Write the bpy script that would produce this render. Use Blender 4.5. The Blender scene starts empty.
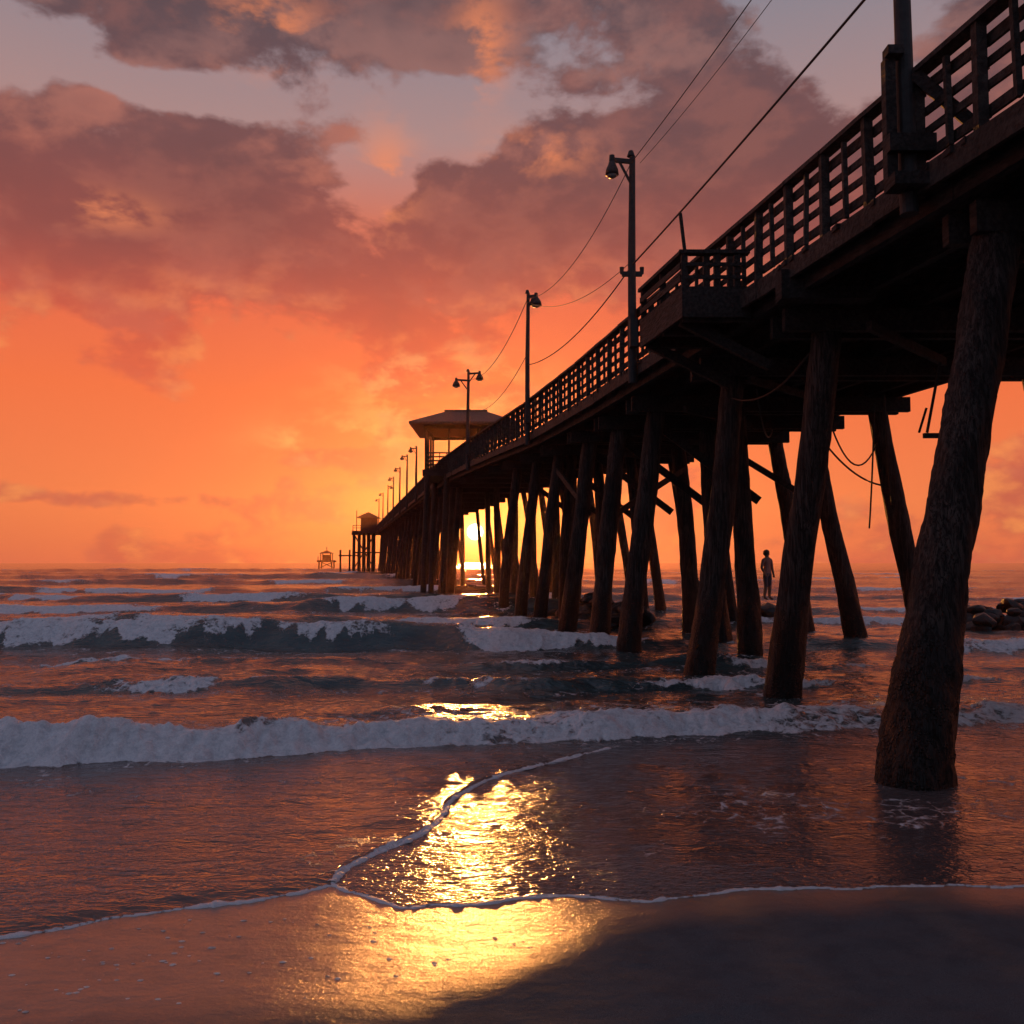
import bpy, bmesh, math, random
import numpy as np
from mathutils import Vector, Matrix
random.seed(7); rng=np.random.RandomState(5)
scene=bpy.context.scene
scene.view_settings.view_transform='Standard'
scene.view_settings.look='None'
scene.view_settings.exposure=0
H=2.1; K=0.1835
SUN_AZ=-0.0405; SUN_EL=0.034

# ------------------------------------------------------------------ helpers
def smooth(a,b,x):
    t=np.clip((x-a)/(b-a),0,1); return t*t*(3-2*t)
_tab=rng.rand(256,256)
def vnoise(x,y):
    xi=np.floor(x).astype(int); yi=np.floor(y).astype(int)
    fx=x-xi; fy=y-yi
    fx=fx*fx*(3-2*fx); fy=fy*fy*(3-2*fy)
    a=_tab[xi&255,yi&255]; b=_tab[(xi+1)&255,yi&255]
    c=_tab[xi&255,(yi+1)&255]; d=_tab[(xi+1)&255,(yi+1)&255]
    return (a*(1-fx)+b*fx)*(1-fy)+(c*(1-fx)+d*fx)*fy-0.5
def fbm(x,y,o=4,g=0.5):
    s=0;a=1
    for i in range(o):
        s=s+a*vnoise(x+17.3*i,y+9.1*i); x,y=(x*1.62+y*1.21),(y*1.62-x*1.21); a*=g
    return s

class MB:
    def __init__(s): s.v=[]; s.f=[]
    def add(s,vs,fs):
        o=len(s.v); s.v+= [tuple(p) for p in vs]; s.f+=[tuple(i+o for i in f) for f in fs]
    def beam(s,p0,p1,w,h,up=(0,0,1),jit=0.0):
        p0=Vector(p0);p1=Vector(p1); d=(p1-p0).normalized(); u=Vector(up)
        r=d.cross(u)
        if r.length<1e-4: r=d.cross(Vector((1,0,0)))
        r.normalize(); u=r.cross(d).normalized()
        if jit:
            p0=p0+Vector([random.uniform(-jit,jit) for _ in range(3)]); p1=p1+Vector([random.uniform(-jit,jit) for _ in range(3)])
        vs=[]
        for p in (p0,p1):
            for a,b in ((-1,-1),(1,-1),(1,1),(-1,1)):
                vs.append(p+r*(a*w/2)+u*(b*h/2))
        s.add(vs,[(0,3,2,1),(4,5,6,7),(0,1,5,4),(1,2,6,5),(2,3,7,6),(3,0,4,7)])
    def tube(s,pts,rads,n=10,lump=0.0,cap=True):
        pts=[Vector(p) for p in pts]; vs=[];fs=[]
        seed=random.uniform(0,99)
        for i,p in enumerate(pts):
            d=(pts[min(i+1,len(pts)-1)]-pts[max(i-1,0)]).normalized()
            a=Vector((1,0,0)) if abs(d.x)<0.9 else Vector((0,1,0))
            r=d.cross(a).normalized(); u=r.cross(d)
            for k in range(n):
                t=2*math.pi*k/n
                q=1+ (lump*(math.sin(3*t+i*0.35+seed)*0.35+math.sin(5*t-i*.6+seed*2)*0.3+random.uniform(-.4,.4)) if lump else 0)
                vs.append(p+(r*math.cos(t)+u*math.sin(t))*rads[i]*q)
        for i in range(len(pts)-1):
            for k in range(n):
                k2=(k+1)%n
                fs.append((i*n+k,i*n+k2,(i+1)*n+k2,(i+1)*n+k))
        if cap:
            fs.append(tuple(range(n))[::-1]); fs.append(tuple((len(pts)-1)*n+k for k in range(n)))
        s.add(vs,fs)
    def obj(s,name,mat,parent=None,smoothf=False):
        me=bpy.data.meshes.new(name); me.from_pydata(s.v,[],s.f); me.update()
        bm=bmesh.new(); bm.from_mesh(me); bmesh.ops.recalc_face_normals(bm,faces=bm.faces); bm.to_mesh(me); bm.free()
        if smoothf: me.polygons.foreach_set('use_smooth',[True]*len(me.polygons))
        me.materials.append(mat)
        o=bpy.data.objects.new(name,me); scene.collection.objects.link(o)
        if parent: o.parent=parent
        return o
def empty(name):
    o=bpy.data.objects.new(name,None); scene.collection.objects.link(o); return o

class NT:
    def __init__(s,tree): s.t=tree; s.n=tree.nodes; s.l=tree.links
    def new(s,typ,**kw):
        n=s.n.new(typ)
        for k,v in kw.items(): setattr(n,k,v)
        return n
    def put(s,sock,v):
        if isinstance(v,bpy.types.NodeSocket): s.l.new(v,sock)
        elif v is not None:
            if isinstance(v,(tuple,list)) and len(v)==3 and sock.type=='RGBA': v=(*v,1)
            sock.default_value=v
    def m(s,op,a,b=None,c=None,clamp=False):
        n=s.new('ShaderNodeMath',operation=op,use_clamp=clamp)
        s.put(n.inputs[0],a)
        if b is not None: s.put(n.inputs[1],b)
        if c is not None: s.put(n.inputs[2],c)
        return n.outputs[0]
    def vm(s,op,a,b=None):
        n=s.new('ShaderNodeVectorMath',operation=op); s.put(n.inputs[0],a)
        if b is not None: s.put(n.inputs[1],b)
        return n.outputs[0]
    def mix(s,f,a,b,blend='MIX'):
        n=s.new('ShaderNodeMix',data_type='RGBA',blend_type=blend)
        s.put(n.inputs[0],f); s.put(n.inputs[6],a); s.put(n.inputs[7],b); return n.outputs[2]
    def ss(s,x,a,b,lo=0.0,hi=1.0):
        n=s.new('ShaderNodeMapRange',interpolation_type='SMOOTHSTEP')
        s.put(n.inputs[0],x); n.inputs[1].default_value=a; n.inputs[2].default_value=b
        n.inputs[3].default_value=lo; n.inputs[4].default_value=hi; return n.outputs[0]
    def noise(s,vec,scale,detail=4,rough=0.5,dist=0.0):
        n=s.new('ShaderNodeTexNoise'); s.put(n.inputs['Vector'],vec); n.inputs['Scale'].default_value=scale
        n.inputs['Detail'].default_value=detail; n.inputs['Roughness'].default_value=rough; n.inputs['Distortion'].default_value=dist
        return n.outputs['Fac']
    def ramp(s,x,stops):
        n=s.new('ShaderNodeValToRGB'); s.put(n.inputs[0],x); cr=n.color_ramp
        while len(cr.elements)<len(stops): cr.elements.new(0.5)
        for e,(p,c) in zip(cr.elements,stops): e.position=p; e.color=(*c,1)
        return n.outputs[0]
    def scalev(s,vec,sc):
        n=s.new('ShaderNodeVectorMath',operation='MULTIPLY'); s.put(n.inputs[0],vec); n.inputs[1].default_value=sc; return n.outputs[0]
def newmat(name):
    m=bpy.data.materials.new(name); m.use_nodes=True; nt=NT(m.node_tree)
    b=m.node_tree.nodes['Principled BSDF']; return m,nt,b
def pos(nt): return nt.new('ShaderNodeNewGeometry').outputs['Position']
def bump(nt,h,strength,dist,normal=None):
    n=nt.new('ShaderNodeBump'); nt.put(n.inputs['Height'],h); n.inputs['Strength'].default_value=strength; n.inputs['Distance'].default_value=dist
    if normal is not None: nt.put(n.inputs['Normal'],normal)
    return n.outputs[0]

# ------------------------------------------------------------------ camera
cam=bpy.data.cameras.new('camera'); co=bpy.data.objects.new('camera',cam); scene.collection.objects.link(co)
cam.sensor_width=36; cam.lens=32; cam.clip_end=20000; cam.clip_start=0.05
co.location=(0,0,H); co.rotation_euler=(math.radians(90+3.2),0,0); scene.camera=co

# ------------------------------------------------------------------ world
w=bpy.data.worlds.new('World'); scene.world=w; w.use_nodes=True
nt=NT(w.node_tree); bg=w.node_tree.nodes['Background']; out=w.node_tree.nodes['World Output']
tc=nt.new('ShaderNodeTexCoord').outputs['Generated']
dirn=nt.vm('NORMALIZE',tc)
sx=nt.new('ShaderNodeSeparateXYZ'); nt.put(sx.inputs[0],dirn)
X,Y,Z=sx.outputs
sd=(math.sin(SUN_AZ)*math.cos(SUN_EL),math.cos(SUN_AZ)*math.cos(SUN_EL),math.sin(SUN_EL))
az=nt.m('ARCTAN2',X,Y); el=nt.m('ARCSINE',Z)
def gauss(a0,e0,sa,se):
    a=nt.m('DIVIDE',nt.m('SUBTRACT',az,a0),sa); e=nt.m('DIVIDE',nt.m('SUBTRACT',el,e0),se)
    return nt.m('EXPONENT',nt.m('MULTIPLY',nt.m('ADD',nt.m('MULTIPLY',a,a),nt.m('MULTIPLY',e,e)),-1.0))
elp=nt.m('MAXIMUM',el,0.0); er=nt.m('DIVIDE',elp,1.6)
S=lambda e:e/1.6
base=nt.ramp(er,[(S(0),(.70,.145,.070)),(S(.06),(.84,.185,.065)),(S(.18),(.87,.155,.046)),(S(.27),(.78,.135,.058)),(S(.36),(.60,.16,.10)),(S(.44),(.40,.24,.23)),(S(.58),(.22,.22,.27)),(S(1.0),(.11,.13,.20)),(1.0,(.08,.10,.17))])
ccol=nt.ramp(er,[(S(0),(.55,.10,.065)),(S(.08),(.52,.095,.062)),(S(.16),(.76,.115,.048)),(S(.24),(.60,.088,.048)),(S(.32),(.33,.070,.058)),(S(.41),(.165,.060,.062)),(S(.53),(.100,.060,.070)),(1.0,(.045,.045,.065))])
P=nt.scalev(dirn,(1.0,1.0,1.7))
tosun=nt.vm('SUBTRACT',(sd[0],sd[1],sd[2]),dirn)
sc=nt.new('ShaderNodeVectorMath',operation='SCALE'); nt.put(sc.inputs[0],tosun); sc.inputs['Scale'].default_value=0.06
P2=nt.scalev(nt.vm('ADD',dirn,sc.outputs[0]),(1.0,1.0,1.7))
off=(3.1,1.7,5.2)
P=nt.vm('ADD',P,off); P2=nt.vm('ADD',P2,off)
def cn(p): return nt.noise(p,5.2,8,0.56,0.12)
n1=cn(P); n2=cn(P2)
nL=nt.noise(nt.vm('ADD',P,(7,3,1)),13,6,.58,.15)
def addg(b,g,k): return nt.m('ADD',b,nt.m('MULTIPLY',g,k))
bias=nt.m('MULTIPLY',gauss(-.40,.365,.40,.070),0.22)
bias=addg(bias,gauss(-.05,.60,.9,.08),0.16)
bias=addg(bias,gauss(-.42,.55,.22,.045),0.14)
bias=addg(bias,gauss(-.10,.50,.14,.03),0.10)
bias=addg(bias,gauss(.16,.40,.26,.11),0.18)
bias=addg(bias,gauss(-.38,.463,.11,.018),-0.22)
bias=addg(bias,gauss(-.05,.455,.045,.035),-0.18)
bias=addg(bias,gauss(.36,.56,.10,.05),-0.34)
bias=addg(bias,gauss(-.145,.385,.03,.035),-0.12)
bias=addg(bias,gauss(-.42,.065,.12,.012),0.17)
bias=addg(bias,gauss(-.19,.115,.06,.014),0.18)
bias=addg(bias,gauss(-.15,.15,.9,.08),-0.04)
nb=nt.m('ADD',nt.m('ADD',n1,nt.m('MULTIPLY',nt.m('SUBTRACT',nL,.5),.10)),bias)
cm=nt.ss(nb,0.50,0.575)
lit=nt.ss(nt.m('SUBTRACT',n1,n2),-0.01,0.12)
edge=nt.m('MULTIPLY',lit,nt.ss(nb,0.92,0.52))
hi=nt.ramp(er,[(S(0),(1.0,.34,.09)),(S(.2),(1.0,.29,.075)),(S(.33),(.66,.17,.09)),(S(.5),(.36,.16,.135)),(1.0,(.2,.15,.15))])
cc=nt.mix(nt.m('MULTIPLY',edge,0.70),ccol,hi)
thick=nt.ss(nt.m('ADD',n2,bias),0.56,0.86)
cc=nt.mix(nt.m('MULTIPLY',thick,0.34),cc,(.070,.038,.046),'MIX')
cc=nt.mix(nt.ss(nL,.45,.65,0,.20),cc,(.55,.17,.115))
sky=nt.mix(nt.m('MULTIPLY',cm,0.94),base,cc)
op=nt.m('MULTIPLY',nt.m('ADD',gauss(-.27,.53,.05,.035),nt.m('ADD',gauss(-.035,.53,.03,.045),nt.m('ADD',gauss(-.43,.345,.05,.015),nt.m('ADD',gauss(.03,.43,.05,.02),gauss(-.14,.40,.03,.05))))),nt.ss(nL,.45,.60))
sky=nt.mix(nt.m('MULTIPLY',op,0.70,clamp=True),sky,(.90,.26,.10))
gp=nt.m('MULTIPLY',gauss(-.08,.185,.09,.045),nt.ss(nL,.44,.60))
gp=nt.m('ADD',gp,nt.m('MULTIPLY',gauss(-.20,.13,.06,.02),nt.ss(nL,.42,.60)))
sky=nt.mix(1.0,sky,nt.mix(gp,(0,0,0),(.20,.26,.07)),'ADD')
g=gauss(SUN_AZ,SUN_EL+.02,.16,.09)
sky=nt.mix(1.0,sky,nt.mix(g,(0,0,0),(.14,.060,.006)),'ADD')
rear=nt.ss(Y,0.45,-0.4)
sky=nt.mix(rear,sky,nt.ramp(er,[(0,(.16,.145,.19)),(.2,(.16,.17,.24)),(1,(.10,.13,.21))]))
dn=nt.new('ShaderNodeVectorMath',operation='DISTANCE'); nt.put(dn.inputs[0],dirn); dn.inputs[1].default_value=sd
dd=dn.outputs['Value']
aur=nt.m('EXPONENT',nt.m('MULTIPLY',dd,-42.0))
sky=nt.mix(1.0,sky,nt.mix(aur,(0,0,0),(1.3,.42,.04)),'ADD')
aur2=nt.m('EXPONENT',nt.m('MULTIPLY',dd,-130.0))
sky=nt.mix(1.0,sky,nt.mix(aur2,(0,0,0),(5,3.0,.9)),'ADD')
disc=nt.ss(dd,0.0092,0.0070)
sky=nt.mix(1.0,sky,nt.mix(disc,(0,0,0),(50,30,12)),'ADD')
nt.put(bg.inputs[0],sky); bg.inputs[1].default_value=1.0
st=nt.new('ShaderNodeTexSky',sky_type='NISHITA'); st.sun_disc=False
st.sun_elevation=SUN_EL; st.sun_rotation=SUN_AZ
bg2=nt.new('ShaderNodeBackground'); nt.put(bg2.inputs[0],st.outputs[0]); bg2.inputs[1].default_value=0.008
ad=nt.new('ShaderNodeAddShader'); nt.l.new(bg.outputs[0],ad.inputs[0]); nt.l.new(bg2.outputs[0],ad.inputs[1]); nt.l.new(ad.outputs[0],out.inputs[0])

sl=bpy.data.lights.new('sun','SUN'); so=bpy.data.objects.new('sun',sl); scene.collection.objects.link(so)
sl.energy=2.4; sl.angle=math.radians(1.0); sl.color=(1,.34,.075)
LE=math.radians(4.3)
so.rotation_euler=Vector((math.sin(SUN_AZ)*math.cos(LE),math.cos(SUN_AZ)*math.cos(LE),math.sin(LE))).to_track_quat('Z','Y').to_euler(); so.location=(0,50,30)

# ------------------------------------------------------------------ materials
def wood(name,c1,c2,wet=False,grain=(1,1,1)):
    m,nt,b=newmat(name); p=pos(nt)
    g1=nt.noise(nt.scalev(p,grain),6,5,0.6); g2=nt.noise(p,1.3,3,0.6)
    col=nt.mix(nt.ss(g1,.35,.65),c1,c2); col=nt.mix(nt.ss(g2,.4,.7,0,.6),col,tuple(x*.35 for x in c1))
    rough=0.72
    if wet:
        sz=nt.new('ShaderNodeSeparateXYZ'); nt.put(sz.inputs[0],p)
        zz=nt.m('ADD',sz.outputs[2],nt.m('MULTIPLY',nt.m('SUBTRACT',g2,.5),1.4))
        wm=nt.ss(zz,1.7,1.0)
        vor=nt.new('ShaderNodeTexVoronoi'); nt.put(vor.inputs['Vector'],p); vor.inputs['Scale'].default_value=26
        barn=nt.m('MULTIPLY',nt.ss(vor.outputs['Distance'],.5,.15),nt.ss(nt.noise(p,5,3),.45,.6))
        wetc=nt.mix(nt.m('MULTIPLY',barn,.6),(.010,.010,.010),(.10,.095,.085))
        col=nt.mix(wm,col,wetc)
        rough=nt.m('SUBTRACT',.75,nt.m('MULTIPLY',wm,.40))
        hgt=nt.m('ADD',g1,nt.m('MULTIPLY',nt.m('MULTIPLY',barn,wm),1.4))
        ck=nt.noise(nt.scalev(p,(14,14,.5)),2.2,3,.6)
        crack=nt.ss(nt.m('ABSOLUTE',nt.m('SUBTRACT',ck,.5)),.035,.0)
        col=nt.mix(nt.m('MULTIPLY',crack,.85),col,(.004,.004,.004))
        hgt=nt.m('SUBTRACT',hgt,nt.m('MULTIPLY',crack,1.0))
    else: hgt=g1
    nt.put(b.inputs['Base Color'],col); nt.put(b.inputs['Roughness'],rough)
    b.inputs['Specular IOR Level'].default_value=.3
    nt.put(b.inputs['Normal'],bump(nt,hgt,1.0,.05)); return m
m_pile=wood('pile_wood',(.024,.019,.018),(.088,.066,.058),True,(4,4,.35))
m_deck=wood('deck_wood',(.020,.016,.015),(.054,.042,.038),False,(3,.6,3))
m_rail=wood('rail_wood',(.032,.025,.022),(.082,.061,.052),False,(2,2,2))
def simple(name,c,r=.6,metal=0):
    m,nt,b=newmat(name); p=pos(nt); n=nt.noise(p,9,4,.6)
    nt.put(b.inputs['Base Color'],nt.mix(nt.ss(n,.4,.7),c,tuple(x*.55 for x in c))); nt.put(b.inputs['Roughness'],r); b.inputs['Metallic'].default_value=metal
    nt.put(b.inputs['Normal'],bump(nt,n,.3,.01)); return m
m_metal=simple('weathered_metal',(.05,.05,.05),.5,.6)
m_pole=simple('pole_paint',(.028,.028,.029),.7)
m_roof=simple('roof_shingle',(.13,.08,.07),.8)
m_rock=simple('wet_rock',(.018,.016,.015),.5)
m_wire=simple('cable',(.02,.02,.02),.6)
m_glass=simple('lamp_lens',(.20,.20,.19),.35)

# ------------------------------------------------------------------ pier
pier=empty('wooden_pier')
_zy=[-20,25,32,47,60,107,200]; _zz=[6.5,6.5,6.65,7.35,7.85,8.15,8.6]
def zd(y): return float(np.interp(y,_zy,_zz))
def P3(D,y,z): return Vector((D-K*y,y,z))
YEND=186
bents=[-12,-8,-4,0,5.2,9.8,14.0,17.3,21.4,24.2,27.2,31,34.6,38.5,42.5,47]
y=47
while y<YEND-7: y+=5.6; bents.append(y)
piles=MB(); caps=MB(); braces=MB(); feet=[]
def sun_clear(x,y):  # piles left out along the camera-to-sun line so sun and glint show
    if y<40: return False
    d=x-math.tan(SUN_AZ)*y
    return -.68<d<.52
def pile(foot,top,r0,r1,n=12,seg=14,flare=1.25):
    foot=Vector(foot);top=Vector(top)
    pts=[];rad=[]
    ax=random.uniform(-.08,.08); ay=random.uniform(-.05,.05); ph=random.uniform(0,6)
    for i in range(seg+1):
        t=i/seg; p=foot.lerp(top,t); bow=math.sin(math.pi*t)
        p=p+Vector((ax*bow+.02*math.sin(7*t+ph),ay*bow,0)); pts.append(p)
        z=p.z; r=r0+(r1-r0)*t
        r*=1+.035*math.sin(11*t+ph*2)
        if z<1.6: r*=1+(flare-1)*max(0,min(1,(1.6-z)/1.9))
        rad.append(r)
    piles.tube(pts,rad,n,lump=.10 if n>12 else .10)
    w0=foot.lerp(top,-foot.z/(top.z-foot.z))
    if 6<w0.y<40: feet.append((w0.x,w0.y,r0*flare))
for y in bents:
    z=zd(y); ct=z-.52
    j=lambda a:random.uniform(-a,a)
    if y==9.8:
        pile((3.58,8.60,-.8),(5.28,9.75,ct-.3),.27,.235,40,80,1.45)
        pile(P3(10.4,9.8,-.8),P3(10.2,9.8,ct-.3),.24,.22,16,24)
        pile(P3(14.2,9.8,-.8),P3(12.6,9.8,ct-.3),.24,.22,16,24)
    else:
        near=y<30
        nn,sg=(20,34) if near else (9,9)
        r=.24 if near else .21
        if y>60:r=.19
        rows=[(6.55+j(.12),7.3,0),(9.95+j(.3),9.8+j(.2),1),(13.6+j(.3),12.5,2)]
        if y==14.0: rows=[(6.95,7.45,0),(14.2,12.6,2)]
        if y==17.3: rows=[(6.55,7.45,0),(14.6,13.2,2)]
        if y==21.4: rows=[(6.55,7.35,0),(9.5,9.25,1),(13.75,12.6,2)]
        if y==27.2: rows=[(6.55,7.35,0),(10.3,10.0,1),(13.75,12.9,2)]
        for Df,Dt,k in rows:
            yf=y+ (0.9 if y==14.0 else j(.35))
            f=P3(Df,yf,-1.2 if y<60 else -2); t=P3(Dt,y+j(.05),ct-.3)
            m_=f.lerp(t,.45)
            if sun_clear(f.x,yf) or sun_clear(m_.x,y): continue
            pile(f,t,r*1.08,r*.92,nn,sg,1.2)
        if y>23 and random.random()<.4:
            yf=y+.7; f=P3(7.9+j(.3),yf,-1.3); t=P3(7.8,y+.3,ct-.3)
            if not(sun_clear(f.x,yf) or sun_clear(t.x,y)): pile(f,t,r*.95,r*.85,nn,sg,1.15)
    for s in (-.22,.22):
        caps.beam(P3(6.7,y+s,ct-.17),P3(13.2,y+s,ct-.17),.15,.34,jit=.012)
    if y>20 and random.random()<.55 :
        a=P3(7.4,y+.34,ct-.5); b=P3(9.9,y+.34,ct-2.4)
        if not sun_clear(b.x,y) and not sun_clear(a.x,y) and y<45: braces.beam(a,b,.07,.2)
piles.obj('piles',m_pile,pier,True)
braces.beam(P3(7.3,27.2,3.6),P3(7.2,31,5.3),.07,.18)
braces.beam(P3(9.4,21.2,5.0),P3(9.9,24.3,3.3),.06,.18)
braces.beam(P3(10,24.3,5.3),P3(12.6,24.3,3.7),.06,.16)
braces.beam(P3(10.1,27.0,4.9),P3(7.2,24.2,3.4),.06,.16)
for k in range(6):
    yy=9.8+k*3.6+random.uniform(-.5,.5)
    braces.beam(P3(7.6,yy,5.55),P3(9.6+random.uniform(0,1),yy+2.6,5.6),.09,.14)
braces.obj('diagonal_braces',m_deck,pier)
hang=MB()
def sagline(mb,a,b,sag,r,n=14):
    a=Vector(a);b=Vector(b); pts=[]
    for i in range(n+1):
        t=i/n; p=a.lerp(b,t); p.z-=sag*4*t*(1-t); pts.append(p)
    mb.tube(pts,[r]*(n+1),6)
sagline(hang,P3(11.5,19.3,5.7),P3(12.9,21.4,3.4),.5,.022)
sagline(hang,P3(11.0,20.5,5.2),P3(12.7,21.4,5.3),.9,.02)
sagline(hang,P3(11.2,21.4,5.1),P3(12.8,21.3,3.9),.3,.022)
sagline(hang,P3(11.7,20.0,5.6),P3(12.1,21.0,2.9),.2,.02)
sagline(hang,P3(8.0,17.6,5.5),P3(9.9,21,5.2),.5,.018)
sagline(hang,P3(7.5,14.6,5.5),P3(7.3,17.3,5.3),.35,.018)
hang.beam(P3(9.62,14.6,5.35),P3(9.38,14.6,4.2),.035,.035)
hang.beam(P3(9.32,14.6,4.15),P3(9.75,14.6,4.15),.06,.08)
hang.beam(P3(9.38,14.6,4.6),P3(9.25,14.6,4.2),.03,.03)
hang.obj('hanging_cables',m_wire,pier)
caps.obj('cap_beams',m_deck,pier)
st_=MB()
ys=[-14]+[v for v in bents if v>-14]+[YEND]
for a,b in zip(ys[:-1],ys[1:]):
    for D in (6.62,7.6,8.8,10,11.2,12.3,13.1):
        st_.beam(P3(D,a-.12,zd(a)-.29),P3(D,b+.12,zd(b)-.29),.12,.36,jit=.01)
st_.obj('stringers',m_deck,pier)
pl=MB(); y=-14
while y<YEND:
    dy=.2 if y<50 else .6
    z=zd(y)+random.uniform(-.006,.006)
    pl.beam(P3(6.40+random.uniform(-.10,.04),y,z-.065),P3(13.3,y,z-.065),dy-.018,.07)
    y+=dy
pl.obj('deck_planks',m_deck,pier)
fa=MB(); y=-14
while y<YEND:
    b=min(y+3.1,YEND)
    fa.beam(P3(6.36,y,zd(y)-.17),P3(6.36,b-.01,zd(b)-.17),.06,.28,jit=.014)
    fa.beam(P3(13.36,y,zd(y)-.17),P3(13.36,b-.01,zd(b)-.17),.06,.28,jit=.008)
    y+=3.1
fa.obj('fascia_boards',m_rail,pier)
rl=MB()
def railrun(D,y0,y1,step=1.0):
    y=y0
    while y<y1-.01:
        b=min(y+step,y1); za,zb=zd(y),zd(b)
        rl.beam(P3(D,y,za-.3),P3(D,y,za+1.08),.11,.11,up=(1,0,0),jit=.018)
        rl.beam(P3(D,y+step/2,za+.05),P3(D,y+step/2,za+1.05),.06,.06,up=(1,0,0),jit=.018)
        rl.beam(P3(D,y-.02,za+1.12),P3(D,b+.02,zb+1.12),.19,.06,jit=.008)
        for h,hh in ((.93,.13),(.68,.09),(.44,.09),(.18,.12)):
            rl.beam(P3(D+.075,y,za+h),P3(D+.075,b,zb+h),.035,hh,jit=.013)
        y+=step
railrun(6.42,-14,YEND); railrun(13.3,-14,YEND,2.0)
rl.obj('railings',m_rail,pier)
bay=MB(); B0=14.5; B1=16.5; dz=-.12
for yy in (B0+.1,B0+1,B1-.1): bay.beam(P3(5.45,yy,6.27+dz),P3(6.6,yy,6.27+dz),.14,.28)
bay.beam(P3(5.42,B0-.05,6.42+dz),P3(5.42,B1+.05,6.42+dz),.06,.5); bay.beam(P3(5.4,B0-.03,6.42+dz),P3(6.5,B0-.03,6.42+dz),.06,.5)
yy=B0+.1
while yy<B1: bay.beam(P3(5.45,yy,6.6+dz),P3(6.36,yy,6.6+dz),.19,.06); yy+=.2
for (D,yy) in ((5.45,B0),(5.98,B0),(5.45,B0+1),(5.45,B1),(6.3,B0)):
    bay.beam(P3(D,yy,6.2+dz),P3(D,yy,7.22+dz),.1,.1,up=(1,0,0))
bay.beam(P3(5.36,B0,7.24+dz),P3(6.5,B0,7.24+dz),.16,.06); bay.beam(P3(5.45,B0-.05,7.243+dz),P3(5.45,B1+.1,7.243+dz),.16,.06)
for h in (6.82+dz,7.03+dz): bay.beam(P3(5.39,B0,h),P3(5.39,B1,h),.03,.1); bay.beam(P3(5.45,B0-.06,h),P3(6.4,B0-.06,h),.03,.06)
bay.beam(P3(5.5,B0+.3,6.2+dz),P3(7.0,B0+.4,5.35),.12,.16); bay.beam(P3(5.5,B1-.1,6.2+dz),P3(7.0,B1,5.35),.12,.16)
bay.beam(P3(5.55,B0+.2,7.1),P3(5.47,B0+.2,7.85),.05,.05,up=(1,0,0))
bay.beam(P3(6.25,13.0,6.1),P3(7.6,13.0,6.1),.3,.42)
bay.obj('side_platform',m_deck,pier)
th=MB()
th.beam(P3(8,YEND-1,8.35),P3(8,YEND+12,8.35),13,.5)
for D in (1.9,3,4,5,6,8,10,12,14):
    for yy in (YEND,YEND+6,YEND+11.5): th.tube([P3(D,yy,-2),P3(D,yy,8.2)],[.3,.25],8)
for D in np.arange(1.6,14.5,1.6): th.beam(P3(D,YEND-1,8.6),P3(D,YEND-1,9.7),.12,.12,up=(1,0,0))
th.beam(P3(1.6,YEND-1,9.7),P3(14.4,YEND-1,9.7),.15,.1); th.beam(P3(1.6,YEND-1,9.2),P3(14.4,YEND-1,9.2),.08,.1)
th.beam(P3(1.6,YEND-.9,4.2),P3(14,YEND-.9,4.2),.2,.3); th.beam(P3(1.9,YEND-.8,1),P3(6,YEND-.8,7.8),.15,.25); th.beam(P3(6,YEND-.6,1),P3(1.9,YEND-.6,7.8),.15,.25)
th.beam(P3(-1,YEND+3,3.6),P3(3,YEND+3,3.6),3,.25)
for D in (-.9,1): th.tube([P3(D,YEND+2,-2),P3(D,YEND+2,4.8)],[.2,.2],8)
th.obj('pier_head',m_deck,pier)
hut=MB()
hut.beam(P3(5.0,YEND+1,10.0),P3(5.0,YEND+5,10.0),3.4,2.8)
c=P3(5.0,YEND+3,0)
hut.add([(c.x-2.3,c.y-2.6,11.4),(c.x+2.3,c.y-2.6,11.4),(c.x+2.3,c.y+2.6,11.4),(c.x-2.3,c.y+2.6,11.4),(c.x,c.y-1.2,12.6),(c.x,c.y+1.2,12.6)],[(0,1,4),(1,2,5,4),(2,3,5),(3,0,4,5),(3,2,1,0)])
hut.beam((c.x-2.6,c.y,8.5),(c.x-2.6,c.y,13.0),.15,.15,up=(1,0,0))
hut.obj('pier_end_hut',m_deck,pier)

# ------------------------------------------------------------------ pavilion
pav=empty('pier_pavilion')
YP=60; zf=zd(YP)+.15
pf=MB()
cx=P3(8.0,YP,0).x; hw=2.45; hl=2.7; ze=10.75
pf.beam((cx,YP-hl,zf-.2),(cx,YP+hl,zf-.2),2*hw+.4,.4)
for sxx in (-1,1):
    for yy in (-1,-.33,.33,1): pf.beam((cx+sxx*hw,YP+yy*hl,zf),(cx+sxx*hw,YP+yy*hl,ze),.13,.13,up=(1,0,0))
for k in (-.4,.35): pf.beam((cx+k*hw,YP-hl,zf),(cx+k*hw,YP-hl,ze),.11,.11,up=(1,0,0))
for h in (.3,.55,.8,1.05):
    pf.beam((cx-hw,YP-hl-.05,zf+h),(cx+hw,YP-hl-.05,zf+h),.05,.08)
    for sxx in (-1,1): pf.beam((cx+sxx*hw,YP-hl,zf+h+.003),(cx+sxx*hw,YP+hl,zf+h+.003),.05,.08)
for i in range(12): pf.beam((cx-hw+i*2*hw/11,YP-hl-.08,zf),(cx-hw+i*2*hw/11,YP-hl-.08,zf+1.1),.05,.05,up=(1,0,0))
pf.beam((cx-hw-.1,YP-hl,ze-.05),(cx+hw+.1,YP-hl,ze-.05),.15,.2); pf.beam((cx-hw-.1,YP+hl,ze-.05),(cx+hw+.1,YP+hl,ze-.05),.15,.2)
for sxx in (-1,1): pf.beam((cx+sxx*hw,YP-hl,ze-.047),(cx+sxx*hw,YP+hl,ze-.047),.15,.2)
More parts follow.
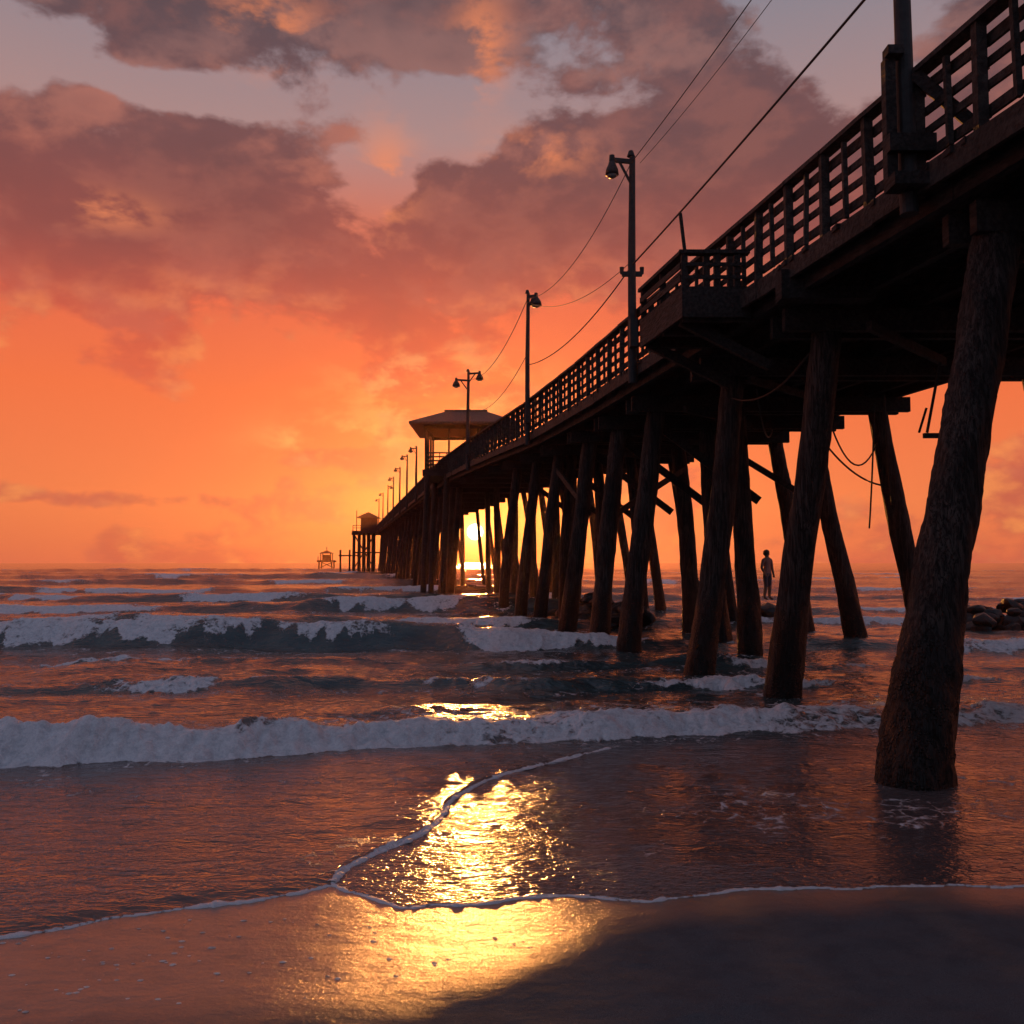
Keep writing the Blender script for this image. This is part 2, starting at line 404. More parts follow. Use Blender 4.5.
for xx in (cx-hw*.95,cx-hw*.45):
    for yy in (YP-hl,YP+hl): pf.tube([(xx-.3,yy,-2),(xx,yy,zf-.3)],[.2,.18],8)
pf.obj('frame',m_deck,pav)
pr=MB(); e=3.45; zt=ze+.08
pr.add([(cx-e,YP-e,zt),(cx+e,YP-e,zt),(cx+e,YP+e,zt),(cx-e,YP+e,zt),(cx-e,YP-e,zt+.12),(cx+e,YP-e,zt+.12),(cx+e,YP+e,zt+.12),(cx-e,YP+e,zt+.12),(cx-1.3,YP-1.0,zt+1.15),(cx+1.3,YP-1.0,zt+1.15),(cx+1.3,YP+1.0,zt+1.15),(cx-1.3,YP+1.0,zt+1.15)],
 [(3,2,1,0),(0,1,5,4),(1,2,6,5),(2,3,7,6),(3,0,4,7),(4,5,9,8),(5,6,10,9),(6,7,11,10),(7,4,8,11),(8,9,10,11)])
pr.beam((cx-1.4,YP,zt+1.2),(cx+1.4,YP,zt+1.2),2.1,.1)
pr.obj('hip_roof',m_roof,pav)

# ------------------------------------------------------------------ lamps, poles, wires
def lamp(base,ztop,side,arm,r=.11,heads=1,brk=None,bell=.2):
    root=empty('street_lamp'); root.location=base
    mb=MB(); h=ztop-base[2]
    mb.tube([(0,0,-.5),(0,0,h*.5),(0.03,0,h)],[r,r*.85,r*.65],12)
    mb.tube([(0,0,h+.0),(0,0,h+.12)],[r*.9,r*.5],12)
    for k in range(heads):
        s=side if k==0 else -side; hz=h-.18-(.35*k)
        mb.beam((0,0,hz+.06),(s*arm,0,hz+.1),.07,.09)
        mb.beam((0,0,hz-.45),(s*arm*.6,0,hz+.05),.04,.05)
        mb.tube([(s*arm,0,hz+.2),(s*arm,0,hz+.0)],[.06,.07],10)
    if brk:
        mb.beam((-brk,0,h*.42),(brk,0,h*.42),.08,.1)
        for s in (-1,1): mb.tube([(s*brk,0,h*.42),(s*brk,0,h*.42+.15)],[.04,.05],8)
    mb.beam((.0,-.16,.25),(.0,-.16,.85),.26,.16,up=(1,0,0))
    mb.obj('pole',m_pole,root,False)
    sh=MB(); ln=MB()
    for k in range(heads):
        s=side if k==0 else -side; hz=h-.18-(.35*k)
        sh.tube([(s*arm,0,hz+.06),(s*arm,0,hz-.02),(s*arm,0,hz-.12),(s*arm,0,hz-.24)],[.07,bell*.6,bell*.9,bell],14)
        ln.tube([(s*arm,0,hz-.245),(s*arm,0,hz-.29),(s*arm,0,hz-.32)],[bell*.8,bell*.6,bell*.2],12)
    sh.obj('lamp_shade',m_metal,root,True); ln.obj('lamp_glass',m_glass,root,True)
    return root
DP=6.22
p2=P3(DP,19.6,zd(20)); lamp(p2,11.05,-1,.42,.10,1,.22,.15)
p3=P3(DP,31.0,zd(31)); lamp(p3,11.4,1,.30,.09,1,None,.20)
p4=P3(DP,46.2,zd(46.5)); lamp(p4,11.9,1,.60,.10,2,None,.20)
for yy,zt_ in ((69,11.9),(80,12.3),(92,13.0),(104,13.0),(118,13.2),(133,13.4),(150,13.6),(168,13.9)):
    lamp(P3(DP,yy,zd(yy)),zt_,1 if yy%2 else -1,.5,.11,1,None,.24)
up=empty('utility_pole'); mb=MB(); YU=10.0
u0=P3(6.27,YU,0)
mb.tube([(u0.x+.02,YU,6.0),(u0.x-.01,YU,9),(u0.x-.03,YU,12)],[.10,.09,.08],16)
mb.beam((u0.x-.7,YU,11.3),(u0.x+.7,YU,11.3),.1,.12)
for s in (-.6,-.2,.2,.6): mb.tube([(u0.x+s,YU,11.35),(u0.x+s,YU,11.55)],[.04,.05],8)
mb.obj('pole',m_pole,up)
mb=MB()
mb.beam((u0.x-.2,YU-.05,6.35),(u0.x-.2,YU-.05,7.75),.12,.12,up=(1,0,0))
mb.beam((u0.x-.26,YU-.12,7.8),(u0.x-.08,YU-.12,7.8),.16,.1)
mb.beam((u0.x-.26,YU-.15,6.75),(u0.x+.26,YU-.15,6.75),.08,.2); mb.beam((u0.x-.26,YU-.15,6.3),(u0.x+.36,YU-.15,6.3),.3,.14)
mb.beam((u0.x+.08,YU-.05,7.6),(u0.x+.55,YU-.4,6.85),.09,.13)
mb.obj('bracket_post',m_deck,up)
wires=MB()
T1=Vector((u0.x,YU,11.0)); L1=Vector((u0.x,YU,9.0))
def top(p,z): return Vector((p.x,p.y,z))
sagline(wires,L1,top(p2,8.6),.05,.018); sagline(wires,T1,top(p2,10.9),.1,.009)
sagline(wires,top(p2,8.6),top(p3,8.9),.45,.015,20); sagline(wires,top(p2,10.9),top(p3,11.2),.7,.009,20)
sagline(wires,top(p2,8.7),top(p3,11.1),.5,.008,20); sagline(wires,top(p3,11.2),top(p4,11.5),.8,.012,20)
sagline(wires,top(p3,9.3),top(p4,10),.8,.012,20)
sagline(wires,T1+Vector((.5,0,.3)),top(p2,10.9)+Vector((.2,0,0)),.2,.006)
sagline(wires,L1,Vector((u0.x+1.8,-6,9.4)),.1,.018); sagline(wires,T1,Vector((u0.x+1.8,-6,11.2)),.1,.009)
wires.obj('power_lines',m_wire)

# ------------------------------------------------------------------ offshore platform
pl_=empty('offshore_platform'); mb=MB(); ox,oy=-61.0,300
for a in (-2,2):
    for b in (-2,2): mb.tube([(ox+a*1.1,oy+b,-3),(ox+a,oy+b,3)],[.3,.25],8)
mb.beam((ox,oy-2.6,2.6),(ox,oy+2.6,2.6),5.4,.6)
mb.beam((ox-2,oy,.6),(ox+2,oy,2.4),.2,.25); mb.beam((ox+2,oy+.5,.6),(ox-2,oy+.5,2.4),.2,.25)
for a in (-1.6,1.6):
    for b in (-1.6,1.6): mb.beam((ox+a,oy+b,2.8),(ox+a,oy+b,5.2),.3,.3,up=(1,0,0))
mb.beam((ox,oy-.2,3.8),(ox,oy+1.5,3.8),2.4,1.9)
mb.add([(ox-2.2,oy-2.2,5.2),(ox+2.2,oy-2.2,5.2),(ox+2.2,oy+2.2,5.2),(ox-2.2,oy+2.2,5.2),(ox,oy,6.3)],[(3,2,1,0),(0,1,4),(1,2,4),(2,3,4),(3,0,4)])
mb.beam((ox-2.3,oy-2.5,2.9),(ox-2.3,oy-2.5,4.2),.2,.2,up=(1,0,0)); mb.beam((ox,oy,6.2),(ox,oy,7.4),.15,.15,up=(1,0,0))
mb.obj('structure',m_deck,pl_)

# ------------------------------------------------------------------ shoreline shape
EX=[-60,-10,-4,-2.86,-2.41,-1.9,-1.35,-1.17,-1.05,-.68,-.07,.3,.855,1.18,1.72,3.3,10,60]
EY=[3.5,4.6,5.05,5.22,5.47,5.67,5.92,6.06,5.92,5.67,5.78,5.87,5.78,5.87,5.99,6.04,6.4,7]
def E(x):
    return np.interp(x,EX,EY)+0.02*np.sin(x*5.3)+.012*np.sin(x*13.1+1)
F1X=[-60,-5.15,-3.3,-2.0,-.71,1.03,3.5,6.6,12,60]; F1Y=[8.0,9.3,9.76,10.27,10.55,10.84,11.27,11.96,12.6,16]
IL=np.array([(-1.17,6.10),(-1.15,6.3),(-1.10,6.5),(-.85,6.9),(-.64,7.25),(-.58,7.7),(-.55,8.15),(-.35,8.7),(-.12,9.08),(.2,9.5),(.51,9.76),(1.09,10.43)])
def chaikin(p,n=3):
    for _ in range(n):
        q=[p[0]]
        for a,b in zip(p[:-1],p[1:]): q+= [a*.75+b*.25,a*.25+b*.75]
        q.append(p[-1]); p=np.array(q)
    return p
ILs=chaikin(IL)
def sandz(x,y):
    s=E(x)
    z=-0.028*(y-s); z=np.where(y<s,-0.02*(y-s),z)
    return np.maximum(z,-3.0)
def grid_obj(name,ts,ys,xf,zf_,mat):
    T,YY=np.meshgrid(ts,ys); XX=xf(T,YY); res=zf_(XX,YY)
    ZZ=res[0]
    nr,nc=XX.shape; co_=np.stack([XX,YY,ZZ],-1).reshape(-1,3).astype(np.float32)
    me=bpy.data.meshes.new(name); me.vertices.add(nr*nc); me.vertices.foreach_set('co',co_.ravel())
    i=np.arange(nr*nc).reshape(nr,nc)
    q=np.stack([i[:-1,:-1],i[:-1,1:],i[1:,1:],i[1:,:-1]],-1).reshape(-1,4)
    me.loops.add(q.size); me.loops.foreach_set('vertex_index',q.ravel().astype(np.int32))
    me.polygons.add(len(q)); me.polygons.foreach_set('loop_start',np.arange(0,q.size,4,dtype=np.int32))
    me.polygons.foreach_set('use_smooth',np.ones(len(q),dtype=bool))
    me.update(calc_edges=True)
    for an,av in res[1].items():
        a=me.attributes.new(an,'FLOAT','POINT'); a.data.foreach_set('value',av.ravel().astype(np.float32))
    me.materials.append(mat); o=bpy.data.objects.new(name,me); scene.collection.objects.link(o); return o

# ------------------------------------------------------------------ sea
waves=[ # yfront, slope, height, backwidth, foam patches (x, width, amount), envelope
 (15.5,.03,.12,1.6,[(-6,2.2,.65),(4,2,.65),(8,2,.65),(-1,1.5,.5)],(-4,9)),
 (18.3,-.02,.12,1.8,[(-8,2.5,.6),(6,2,.65),(1,1.6,.5)],(4,9)),
 (21.6,.02,.60,3.8,[(-12,4.0,1.0),(.8,2.8,1.0),(14,4,.9),(-5.5,3.0,.62)],(-6,9)),
 (30,-.01,.34,3.4,[(12,6,.9),(-2,3,.9),(20,5,1),(-14,4,.8),(-8,2,.5)],(-5,22)),
 (37.5,.015,.58,4.8,[(-19,5.5,1.0),(-6,4.5,1.0),(20,8,.9)],(-10,16)),
 (49,-.02,.42,5,[(-14,4,.8),(3,3,.5),(-27,4,.8),(32,9,.9)],(-8,26)),
 (64,.02,.62,6,[(-27,5.5,1.),(-9,4.5,.9),(30,8,.8)],(-20,24)),
 (88,-.015,.5,8,[(-20,5,.8),(20,12,.7),(-45,7,.8)],(-25,50)),
 (120,.01,.5,10,[(-45,8,.9),(-15,5,.5),(50,15,.6)],(-30,60)),
 (160,.01,.6,12,[(-30,6,.4),(70,15,.5)],(-40,70)),
 (215,.0,.7,16,[(-80,9,.4)],(-60,90)),
]
def sea_z(x,y):
    off=smooth(9,14,y)
    far=np.clip(y/60,0.0,1.0)
    z=np.zeros_like(x); foam=np.zeros_like(x)
    chop=fbm(x*.50+3,y*.85,5,.52)
    chop2=fbm(x*.16,y*.33+20,3,.5)
    lum=fbm(x*4.5,y*4.5,4,.55)
    amp=off*(.14+.02*far)*np.clip(1-y/900,.15,1)
    z+=amp*chop+off*.18*chop2*np.clip(1-y/900,.1,1)
    z+=(1-off)*.018*fbm(x*2.0,y*3.6,3,.5)*smooth(6.0,7.5,y)
    m=(y>7.5)&(y<22)
    xx=x[m];yy=y[m];lm=lum[m]
    f1=np.interp(xx,F1X,F1Y)+.42*fbm(xx*.8,xx*0+4.2,5,.6)
    s=yy-f1
    h1=np.interp(xx,[-8,-4,-1,1,4,8,20],[.36,.30,.21,.15,.13,.16,.2])*np.clip(1+.8*fbm(xx*1.1,xx*0+8,3),.45,1.3)
    cw=.6+.3*fbm(xx*.7,xx*0+31,2)
    prof=smooth(-.05,cw,s)*np.exp(-np.maximum(s-cw,0)/1.1)
    zz=h1*prof
    brk=np.interp(xx,[-6,-2,0,2,5,8],[1,.95,.75,.66,.62,.8])+.5*fbm(xx*.6,xx*0+55,3)
    fm=smooth(-.12,.03,s)*(1-smooth(.6,1.5,s+.8*fbm(xx*1.3,yy*1.3+9,4)))*np.clip(brk,.55,1)
    big=fbm(xx*2.3+5,yy*2.3,4,.6)
    zz+=fm*(.07*lm+.12*big+.02)*smooth(-.1,.15,s)
    lace=smooth(.4,1.0,s)*(1-smooth(1.5,4.8,s))*.46
    fr=smooth(-.9,-.15,s)*(1-smooth(-.15,0,s))*.34
    z[m]+=zz; foam[m]=np.maximum(np.maximum(fm,lace),fr)
    for (yf,sl_,h,bw,fo,(ex,ew)) in waves:
        m=(y>yf-bw*1.6-np.abs(sl_*x)-3)&(y<yf+bw*3.2+np.abs(sl_*x)+3)
        xx=x[m];yy=y[m];lm=lum[m]
        f=yf+sl_*xx+.05*yf**.9*fbm(xx*2.2/yf**.8+yf,xx*0+yf,4,.55)*1.6
        s=yy-f
        env=.35+.65*np.exp(-((xx-ex)/ew)**2)
        hh=h*env*np.maximum(.2,1+.9*fbm(xx*3/yf+yf*.3,xx*0+2,4,.55))
        fw=.28*bw
        p=smooth(0,fw,s)*np.exp(-np.maximum(s-fw,0)/(bw*.6))
        zz=hh*p
        fo_t=np.zeros_like(xx)
        fing=fbm(xx*12/yf**.8,yy*.4,4,.6)
        for (cx_,cw_,am) in fo:
            g_=np.clip(np.exp(-((xx-cx_)/cw_)**2)*am*(1+.9*fbm(xx*8/yf**.8,xx*0+cx_,3)),0,1)
            st0=fw*(.75-.8*g_+.9*fing)
            band=smooth(st0-.1*fw,st0+.25*fw,s)*(1-smooth(fw*1.0,fw*(1.4+1.5*g_),s+fw*fing))
            fo_t=np.maximum(fo_t,smooth(.15,.55,g_)*band*(.5+.4*g_))
        zz+=fo_t*.12*lm*np.clip(20/yy,.5,1.5)
        cr=.52*smooth(.72*fw,.98*fw,s)*(1-smooth(fw,fw*1.7,s))*smooth(-.2,.12,fing)
        st=.36*smooth(-bw*.9,-.1*bw,s)*(1-smooth(-.1*bw,.1,s))*env
        z[m]+=zz; foam[m]=np.maximum(foam[m],np.maximum(fo_t,np.maximum(cr,st)))
    for (fx,fy,fr_) in feet:
        m=(np.abs(x-fx)<1.6)&(np.abs(y-fy)<1.6)
        dd_=np.hypot(x[m]-fx,(y[m]-fy)*.9)
        foam[m]=np.maximum(foam[m],(.52 if fy>9.5 else .42)*np.exp(-np.maximum(dd_-fr_-.03,0)/.22)*(.6+1.0*fbm(x[m]*3,y[m]*3,3)))
        z[m]+=.03*np.exp(-np.maximum(dd_-fr_,0)/.12)
    return z,foam
def seaf(x,y):
    z,foam=sea_z(x,y)
    e=E(x); sd_=y-e
    xl=np.interp(y,ILs[:,1],ILs[:,0])
    inl=(x-xl)
    lobe=smooth(.02,-.06,inl)*smooth(6.0,6.2,y)*(1-smooth(10.0,10.5,y))
    lobe=np.where(x<-1.17,np.where(y<6.15,1.0,lobe),lobe)
    z=z+.022*lobe*smooth(0,.25,sd_)
    bead=smooth(-.02,.03,sd_)*.006
    sz=sandz(x,y)
    z=np.where(sd_<0,sz-.012-.03*np.minimum(-sd_,2),np.maximum(z+bead,sz+.003))
    wig=.03*fbm(x*6,y*6,4)
    ed=np.exp(-((sd_-.012+wig*.5)/.022)**2)*.9
    d=np.full(x.shape,9.0)
    mk=(y>5.9)&(y<10.8)&(x>-1.6)&(x<1.6)
    xs=x[mk]; ysm=y[mk]; dm=np.full(xs.shape,9.)
    for a,b in zip(ILs[:-1],ILs[1:]):
        ab=b-a; t=np.clip(((xs-a[0])*ab[0]+(ysm-a[1])*ab[1])/(ab@ab),0,1)
        dm=np.minimum(dm,np.hypot(xs-a[0]-t*ab[0],ysm-a[1]-t*ab[1]))
    d[mk]=dm
    foam=np.maximum(foam,ed); foam=np.maximum(foam,np.exp(-((d+wig)/.028)**2)*.95)
    foam=np.maximum(foam,.36*np.exp(-d/.3)*(inl<0)*(d<2))
    wash=.36*smooth(.05,.6,sd_)*(1-smooth(9,10.5,y))*smooth(0,.35,fbm(x*.9+5,y*.9,3))
    foam=np.maximum(foam,wash)
    deep=smooth(9.3,12.5,y)
    thin=(1-lobe)*(1-deep)
    return z,{'foam':foam,'deep':deep,'thin':thin}
mS,nt,b=newmat('sea_water'); p=pos(nt)
def attr(nt,n):
    return nt.new('ShaderNodeAttribute',attribute_name=n).outputs['Fac']
af,adp,ath=attr(nt,'foam'),attr(nt,'deep'),attr(nt,'thin')
pw=nt.scalev(p,(.6,1.3,1))
r1=nt.noise(pw,1.6,4,.55,.4); r2=nt.noise(pw,7,3,.6,.6); r3=nt.noise(nt.scalev(p,(.75,1.3,1)),17,3,.6,.5)
patch=nt.ss(nt.noise(p,.9,2,.5),.35,.65,.45,1.3)
shal=nt.m('MULTIPLY',patch,nt.m('ADD',.6,nt.m('MULTIPLY',ath,.85)))
hgt=nt.m('ADD',nt.m('MULTIPLY',r1,nt.m('MULTIPLY',adp,.13)),nt.m('ADD',nt.m('MULTIPLY',r2,nt.m('ADD',.024,nt.m('MULTIPLY',adp,.018))),nt.m('MULTIPLY',r3,nt.m('MULTIPLY',shal,.013))))
fn=nt.noise(p,9,6,.65,.5); fn2=nt.noise(p,40,3,.7); fn3=nt.noise(p,2.2,5,.65,.6)
vor=nt.new('ShaderNodeTexVoronoi',feature='DISTANCE_TO_EDGE')
nc=nt.new('ShaderNodeTexNoise'); nt.put(nc.inputs['Vector'],p); nc.inputs['Scale'].default_value=3
nt.put(vor.inputs['Vector'],nt.vm('ADD',p,nt.scalev(nc.outputs['Color'],(.35,.35,.1)))); vor.inputs['Scale'].default_value=4.5
lac=nt.ss(vor.outputs['Distance'],.10,.0)
fp=nt.m('ADD',af,nt.m('MULTIPLY',nt.m('SUBTRACT',fn,.5),1.1))
fp=nt.m('ADD',fp,nt.m('MULTIPLY',nt.m('SUBTRACT',fn3,.5),1.0))
fp=nt.m('ADD',fp,nt.m('MULTIPLY',lac,.17))
fmask=nt.m('MULTIPLY',nt.ss(fp,.42,.66),nt.ss(af,.04,.16))
deepc=nt.mix(nt.ss(r1,.35,.7),(.040,.062,.066),(.072,.108,.108))
wc=nt.mix(adp,(.105,.082,.080),deepc)
fc=nt.mix(nt.ss(fn2,.3,.7),(.72,.72,.76),(.92,.92,.93)); fc=nt.mix(nt.ss(fn,.3,.6,.5,0),fc,(.38,.42,.46))
nt.put(b.inputs['Base Color'],nt.mix(fmask,wc,fc))
nt.put(b.inputs['Roughness'],nt.m('ADD',nt.m('MULTIPLY',fmask,.6),nt.m('ADD',.08,nt.m('MULTIPLY',adp,.04))))
b.inputs['IOR'].default_value=1.6
hh=nt.m('ADD',hgt,nt.m('MULTIPLY',fmask,nt.m('ADD',nt.m('MULTIPLY',fn,.040),nt.m('MULTIPLY',fn2,.008))))
nt.put(b.inputs['Normal'],bump(nt,hh,1.0,1.0))
t_in=np.linspace(-.66,.66,1000); ts=np.concatenate([np.linspace(-3.2,-.67,50),t_in,np.linspace(.67,3.2,50)])
ysr=[3.6]
while ysr[-1]<6000:
    yv=ysr[-1]; ysr.append(yv+ (max(.017,yv*.0045) if yv<60 else yv*.013 if yv<400 else yv*.05))
grid_obj('sea',ts,np.array(ysr),lambda T,Y_:T*(Y_+2.2),seaf,mS)

# ------------------------------------------------------------------ beach
def dryShadeY(x): return np.interp(x,[-30,-3,-1.43,-.64,-.06,.51,1.0,1.86,4,30],[3.2,3.95,4.28,4.5,4.8,5.36,5.68,5.83,5.9,6.2])  # dry-sand edge, drawn along the outline of a cast shadow
def sandf(x,y):
    z=sandz(x,y)
    wet=smooth(-.42,.32,y-dryShadeY(x)+.14*fbm(x*2,y*2,4))  # low values: dry sand that also carries the painted shadow
    z=z+(1-wet)*(.012+.014*fbm(x*2.5,y*2.5,4))*smooth(E(x),E(x)-.3,y)
    z=z+.003*fbm(x*1.5,y*3,3)*smooth(0,.3,E(x)-y)
    return z,{'wet':wet}
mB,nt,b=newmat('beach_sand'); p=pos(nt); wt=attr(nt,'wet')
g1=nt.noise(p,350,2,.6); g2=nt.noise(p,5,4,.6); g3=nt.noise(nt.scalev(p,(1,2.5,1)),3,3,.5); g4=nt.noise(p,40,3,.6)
dry_shade=nt.mix(nt.ss(g1,.3,.7),(.05,.057,.067),(.15,.165,.18)); dry_shade=nt.mix(nt.ss(g2,.4,.7,0,.4),dry_shade,(.055,.06,.07))  # dry sand toned darker than the wet: cast shadow put into the colour
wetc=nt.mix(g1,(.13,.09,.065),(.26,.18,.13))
nt.put(b.inputs['Base Color'],nt.mix(wt,dry_shade,wetc))
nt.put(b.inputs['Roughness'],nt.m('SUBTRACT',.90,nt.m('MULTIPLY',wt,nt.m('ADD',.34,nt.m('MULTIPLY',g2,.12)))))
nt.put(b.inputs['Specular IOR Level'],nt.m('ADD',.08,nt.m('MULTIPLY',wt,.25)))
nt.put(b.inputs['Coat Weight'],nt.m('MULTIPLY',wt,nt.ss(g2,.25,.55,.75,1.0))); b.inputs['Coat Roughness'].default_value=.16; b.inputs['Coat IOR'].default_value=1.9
hs=nt.m('ADD',nt.m('MULTIPLY',g1,.0012),nt.m('ADD',nt.m('MULTIPLY',g2,.010),nt.m('ADD',nt.m('MULTIPLY',g3,.010),nt.m('MULTIPLY',g4,.0018))))
bn=bump(nt,hs,1,1); nt.put(b.inputs['Normal'],bn)
nt.put(b.inputs['Coat Normal'],bn)
ysr=[-40,-30,-20,-12,-8,-5,-3,-1,.5,1.5,2.2]
while ysr[-1]<6000:
    yv=ysr[-1]; ysr.append(yv+(.02 if yv<7 else yv*.05))
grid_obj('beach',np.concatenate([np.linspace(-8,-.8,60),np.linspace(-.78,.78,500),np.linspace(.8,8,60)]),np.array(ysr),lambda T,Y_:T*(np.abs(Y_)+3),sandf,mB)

mF,nt,b=newmat('foam'); p=pos(nt); n=nt.noise(p,120,3,.6)
nt.put(b.inputs['Base Color'],nt.mix(n,(.65,.65,.68),(.92,.92,.94))); b.inputs['Roughness'].default_value=.5
nt.put(b.inputs['Normal'],bump(nt,n,.8,.01))
def bead(mb,pts,wd,zf0):
    pts=np.array(pts); L=np.concatenate([[0],np.cumsum(np.hypot(*np.diff(pts,axis=0).T))])
    n=int(L[-1]/.012); s=np.linspace(0,L[-1],n); x=np.interp(s,L,pts[:,0]); y=np.interp(s,L,pts[:,1])
    tx=np.gradient(x);ty=np.gradient(y); l=np.hypot(tx,ty); nx,ny=-ty/l,tx/l
    wv=.030*fbm(s*3,s*0+1,4)
    x=x+nx*wv;y=y+ny*wv
    ww=wd*(.70+1.7*fbm(s*7,s*0+3,4,.65)); ww=np.maximum(ww,wd*.12)
    m=7; vs=[]
    for k in range(m):
        a=math.pi*k/(m-1); ca,sa_=math.cos(a),math.sin(a)
        jz=1+.7*fbm(s*30,s*0+k*3.3,2)
        vs.append(np.stack([x+nx*ca*ww,y+ny*ca*ww,zf0(x,y)-.004+sa_*ww*.42*jz],-1))
    V=np.stack(vs,1).reshape(-1,3)
    F=[(i*m+k,i*m+k+1,(i+1)*m+k+1,(i+1)*m+k) for i in range(n-1) for k in range(m-1)]
    mb.add(V.tolist(),F)
fb=MB()
xs=np.linspace(-8,6,900); z0=lambda x,y:np.zeros_like(x)+.003
msk=xs<-1.17
bead(fb,np.stack([xs[msk],E(xs[msk])+.01],-1),.024,z0)
xr=xs[(xs>-1.18)&(xs<2.0)]; bead(fb,np.stack([xr,E(xr)+.01],-1),.021,z0)
bead(fb,ILs,.030,lambda x,y:np.zeros_like(x)+.010)
fb.obj('sea_foam',mF,None,True)

shl=MB()
for i in range(170):
    x=random.uniform(-3.2,.3); y=random.uniform(4.2,5.5)
    if y>E(np.array([x]))[0]-.08: continue
    if random.random()<.5 and x>-1.5: continue
    z=float(sandz(np.array([x]),np.array([y]))[0]); r=random.uniform(.006,.020)
    a=random.uniform(0,6); n=7
    vs=[(x+math.cos(a+2*math.pi*k/n)*r*random.uniform(.7,1.3),y+math.sin(a+2*math.pi*k/n)*r*.7,z+.001) for k in range(n)]+[(x,y,z+r*.3)]
    shl.add(vs,[(k,(k+1)%n,n) for k in range(n)])
shl.obj('seashells',simple('shell',(.85,.78,.72),.5))

# ------------------------------------------------------------------ rocks
def rocks(specs,name='rock_pile'):
    bm=bmesh.new()
    for (x,y,z,r) in specs:
        ret=bmesh.ops.create_icosphere(bm,subdivisions=3,radius=1)
        sq=Vector((random.uniform(.8,1.4),random.uniform(.7,1.2),random.uniform(.5,.8)))
        R=Matrix.Rotation(random.uniform(0,6),3,'Z')@Matrix.Rotation(random.uniform(-.4,.4),3,'X'); sd0=random.uniform(0,50)
        planes=[(Vector((random.gauss(0,1),random.gauss(0,1),random.gauss(0,1))).normalized(),random.uniform(.6,.85)) for _ in range(9)]
        for v in ret['verts']:
            c=v.co.copy()
            for nrm,dd_ in planes:
                q=c.dot(nrm)
                if q>dd_: c-=nrm*(q-dd_)*.9
            q=1+.08*math.sin(c.x*5+sd0)*math.cos(c.y*6+sd0)+random.uniform(-.02,.02)
            c=R@Vector((c.x*sq.x,c.y*sq.y,c.z*sq.z))*r*q
            v.co=c+Vector((x,y,z))
    me=bpy.data.meshes.new(name); bm.to_mesh(me); bm.free(); me.materials.append(m_rock)
    o=bpy.data.objects.new(name,me); scene.collection.objects.link(o); return o
sp=[]
for i in range(44):
    y=random.uniform(28.5,36); D=random.uniform(8.2,10.2); p_=P3(D,y,0); hgt_=max(0,1-abs(D-9.2))*.7
    sp.append((p_.x,y,hgt_*random.uniform(.3,1.)+.1,random.uniform(.28,.5)))
rocks(sp)
sp=[]
for i in range(60):
    x=random.uniform(13.9,21); y=random.uniform(27.5,31); sp.append((x,y,random.uniform(0,.75)*min(1,(x-13.4)/1.5),random.uniform(.22,.48)))
rocks(sp)
rocks([(9.0,32.2,.35,.7),(8.3,32,.1,.5),(9.8,32.3,.15,.55),(9.1,31.7,.0,.5)])

# ------------------------------------------------------------------ person standing on the rock
person=empty('person'); person.location=(8.98,32.1,.80); person.rotation_euler=(0,0,math.radians(35))
def skin(name,verts,edges,rads,mat,root=0):
    me=bpy.data.meshes.new(name); me.from_pydata(verts,edges,[]); me.update()
    o=bpy.data.objects.new(name,me); scene.collection.objects.link(o)
    md=o.modifiers.new('skin','SKIN'); md.use_smooth_shade=True
    for i,r in enumerate(rads):
        sv=me.skin_vertices[0].data[i]; sv.radius=(r,r) if not isinstance(r,tuple) else r; sv.use_root=(i==root)
    s2=o.modifiers.new('sub','SUBSURF'); s2.levels=2; s2.render_levels=2
    me.materials.append(mat); o.parent=person; return o
mP,nt,b=newmat('skin_and_clothes')
to=nt.new('ShaderNodeTexCoord').outputs['Object']; sz=nt.new('ShaderNodeSeparateXYZ'); nt.put(sz.inputs[0],to)
zz=sz.outputs[2]
c=nt.mix(nt.ss(zz,.46,.47),(.22,.11,.07),(.05,.05,.07)); c=nt.mix(nt.ss(zz,.93,.94),c,(.28,.12,.10)); c=nt.mix(nt.ss(zz,1.44,1.45),c,(.22,.11,.07))
ax=nt.m('ABSOLUTE',sz.outputs[0]); c=nt.mix(nt.m('MULTIPLY',nt.ss(ax,.19,.20),nt.ss(zz,1.15,1.14)),c,(.22,.11,.07))
nt.put(b.inputs['Base Color'],c); b.inputs['Roughness'].default_value=.7
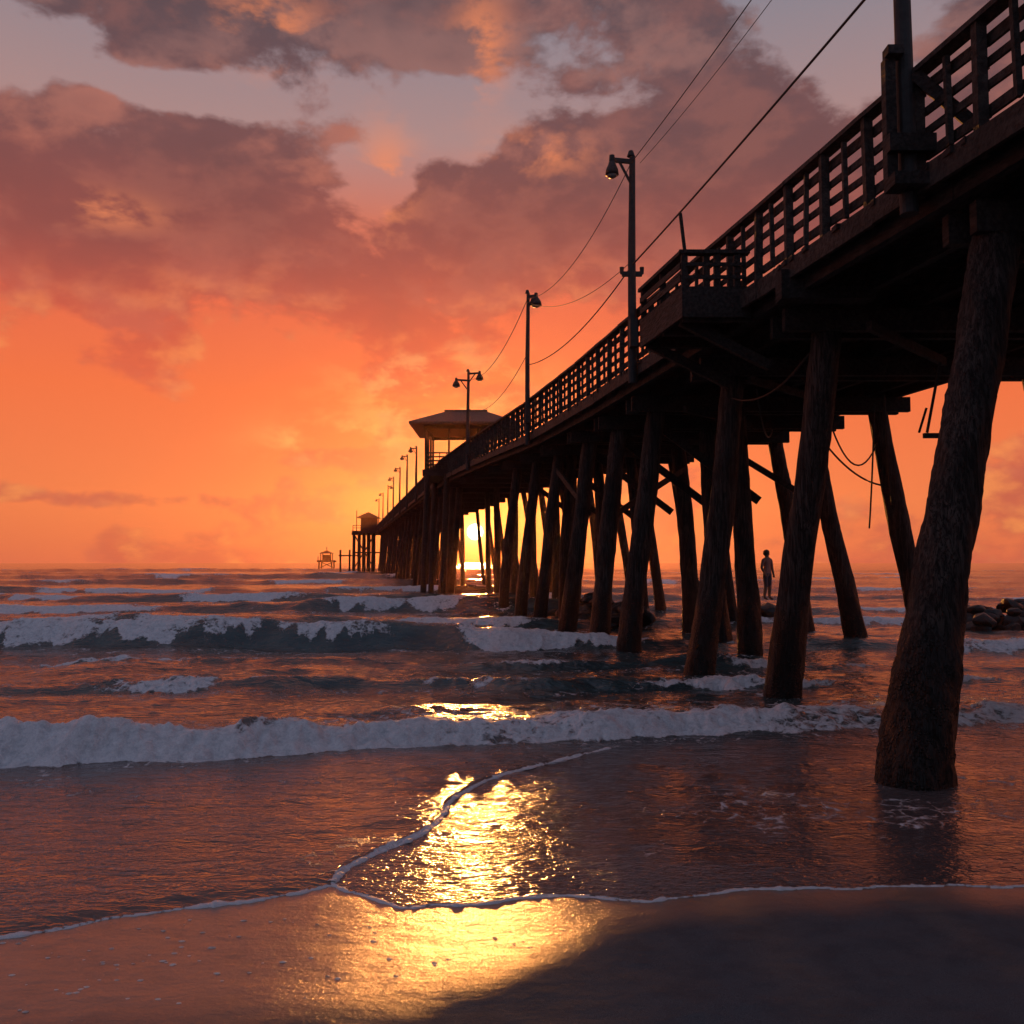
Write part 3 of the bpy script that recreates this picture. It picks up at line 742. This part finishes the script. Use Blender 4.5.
V=[(0,0,.95),(0,0,1.12),(0,0,1.30),(0,0,1.42),(0,0,1.50),(0,.01,1.60),(0,.01,1.69),
 (.20,0,1.39),(.26,.0,1.12),(.27,-.06,.88),(.27,-.08,.78),
 (-.20,0,1.39),(-.27,.02,1.13),(-.24,-.10,.92),(-.20,-.14,.83),
 (.10,0,.90),(.11,-.01,.50),(.12,.02,.09),(.12,-.14,.03),
 (-.10,0,.90),(-.13,-.05,.51),(-.14,.03,.09),(-.15,-.13,.03)]
Ed=[(0,1),(1,2),(2,3),(3,4),(4,5),(5,6),(3,7),(7,8),(8,9),(9,10),(3,11),(11,12),(12,13),(13,14),(0,15),(15,16),(16,17),(17,18),(0,19),(19,20),(20,21),(21,22)]
Rr=[(.17,.12),(.15,.10),(.18,.12),(.15,.095),.06,(.085,.10),(.07,.08),.072,.052,.038,.042,.072,.052,.038,.042,.11,.072,.05,.04,.11,.072,.05,.04]
skin('body',V,Ed,Rr,mP)
hb=MB()
hb.tube([(0,.045,1.56),(0,.035,1.62),(0,.02,1.69),(0,.015,1.745),(0,.015,1.77)],[.08,.11,.112,.08,.02],14)
hb.obj('hair',simple('hair',(.03,.02,.015),.6),person,True)
fc_=MB(); fc_.tube([(0,-.085,1.63),(0,-.112,1.60),(0,-.09,1.585)],[.008,.016,.008],6)
for s in(-1,1): fc_.tube([(s*.088,.01,1.64),(s*.098,.015,1.61),(s*.088,.01,1.58)],[.01,.018,.008],6)
fc_.obj('nose_and_ears',mP,person,True)

# ------------------------------------------------------------------ sea haze: real scattering air over the surf
hz=MB(); hz.beam((0,-30,14),(0,420,14),500,36)
mH=bpy.data.materials.new('haze'); mH.use_nodes=True; t=mH.node_tree; t.nodes.remove(t.nodes['Principled BSDF'])
vs_=t.nodes.new('ShaderNodeVolumeScatter'); vs_.inputs['Density'].default_value=.00042; vs_.inputs['Anisotropy'].default_value=.87
vs_.inputs['Color'].default_value=(1,.5,.3,1)
t.links.new(vs_.outputs[0],t.nodes['Material Output'].inputs['Volume'])
hz.obj('sea_haze',mH)
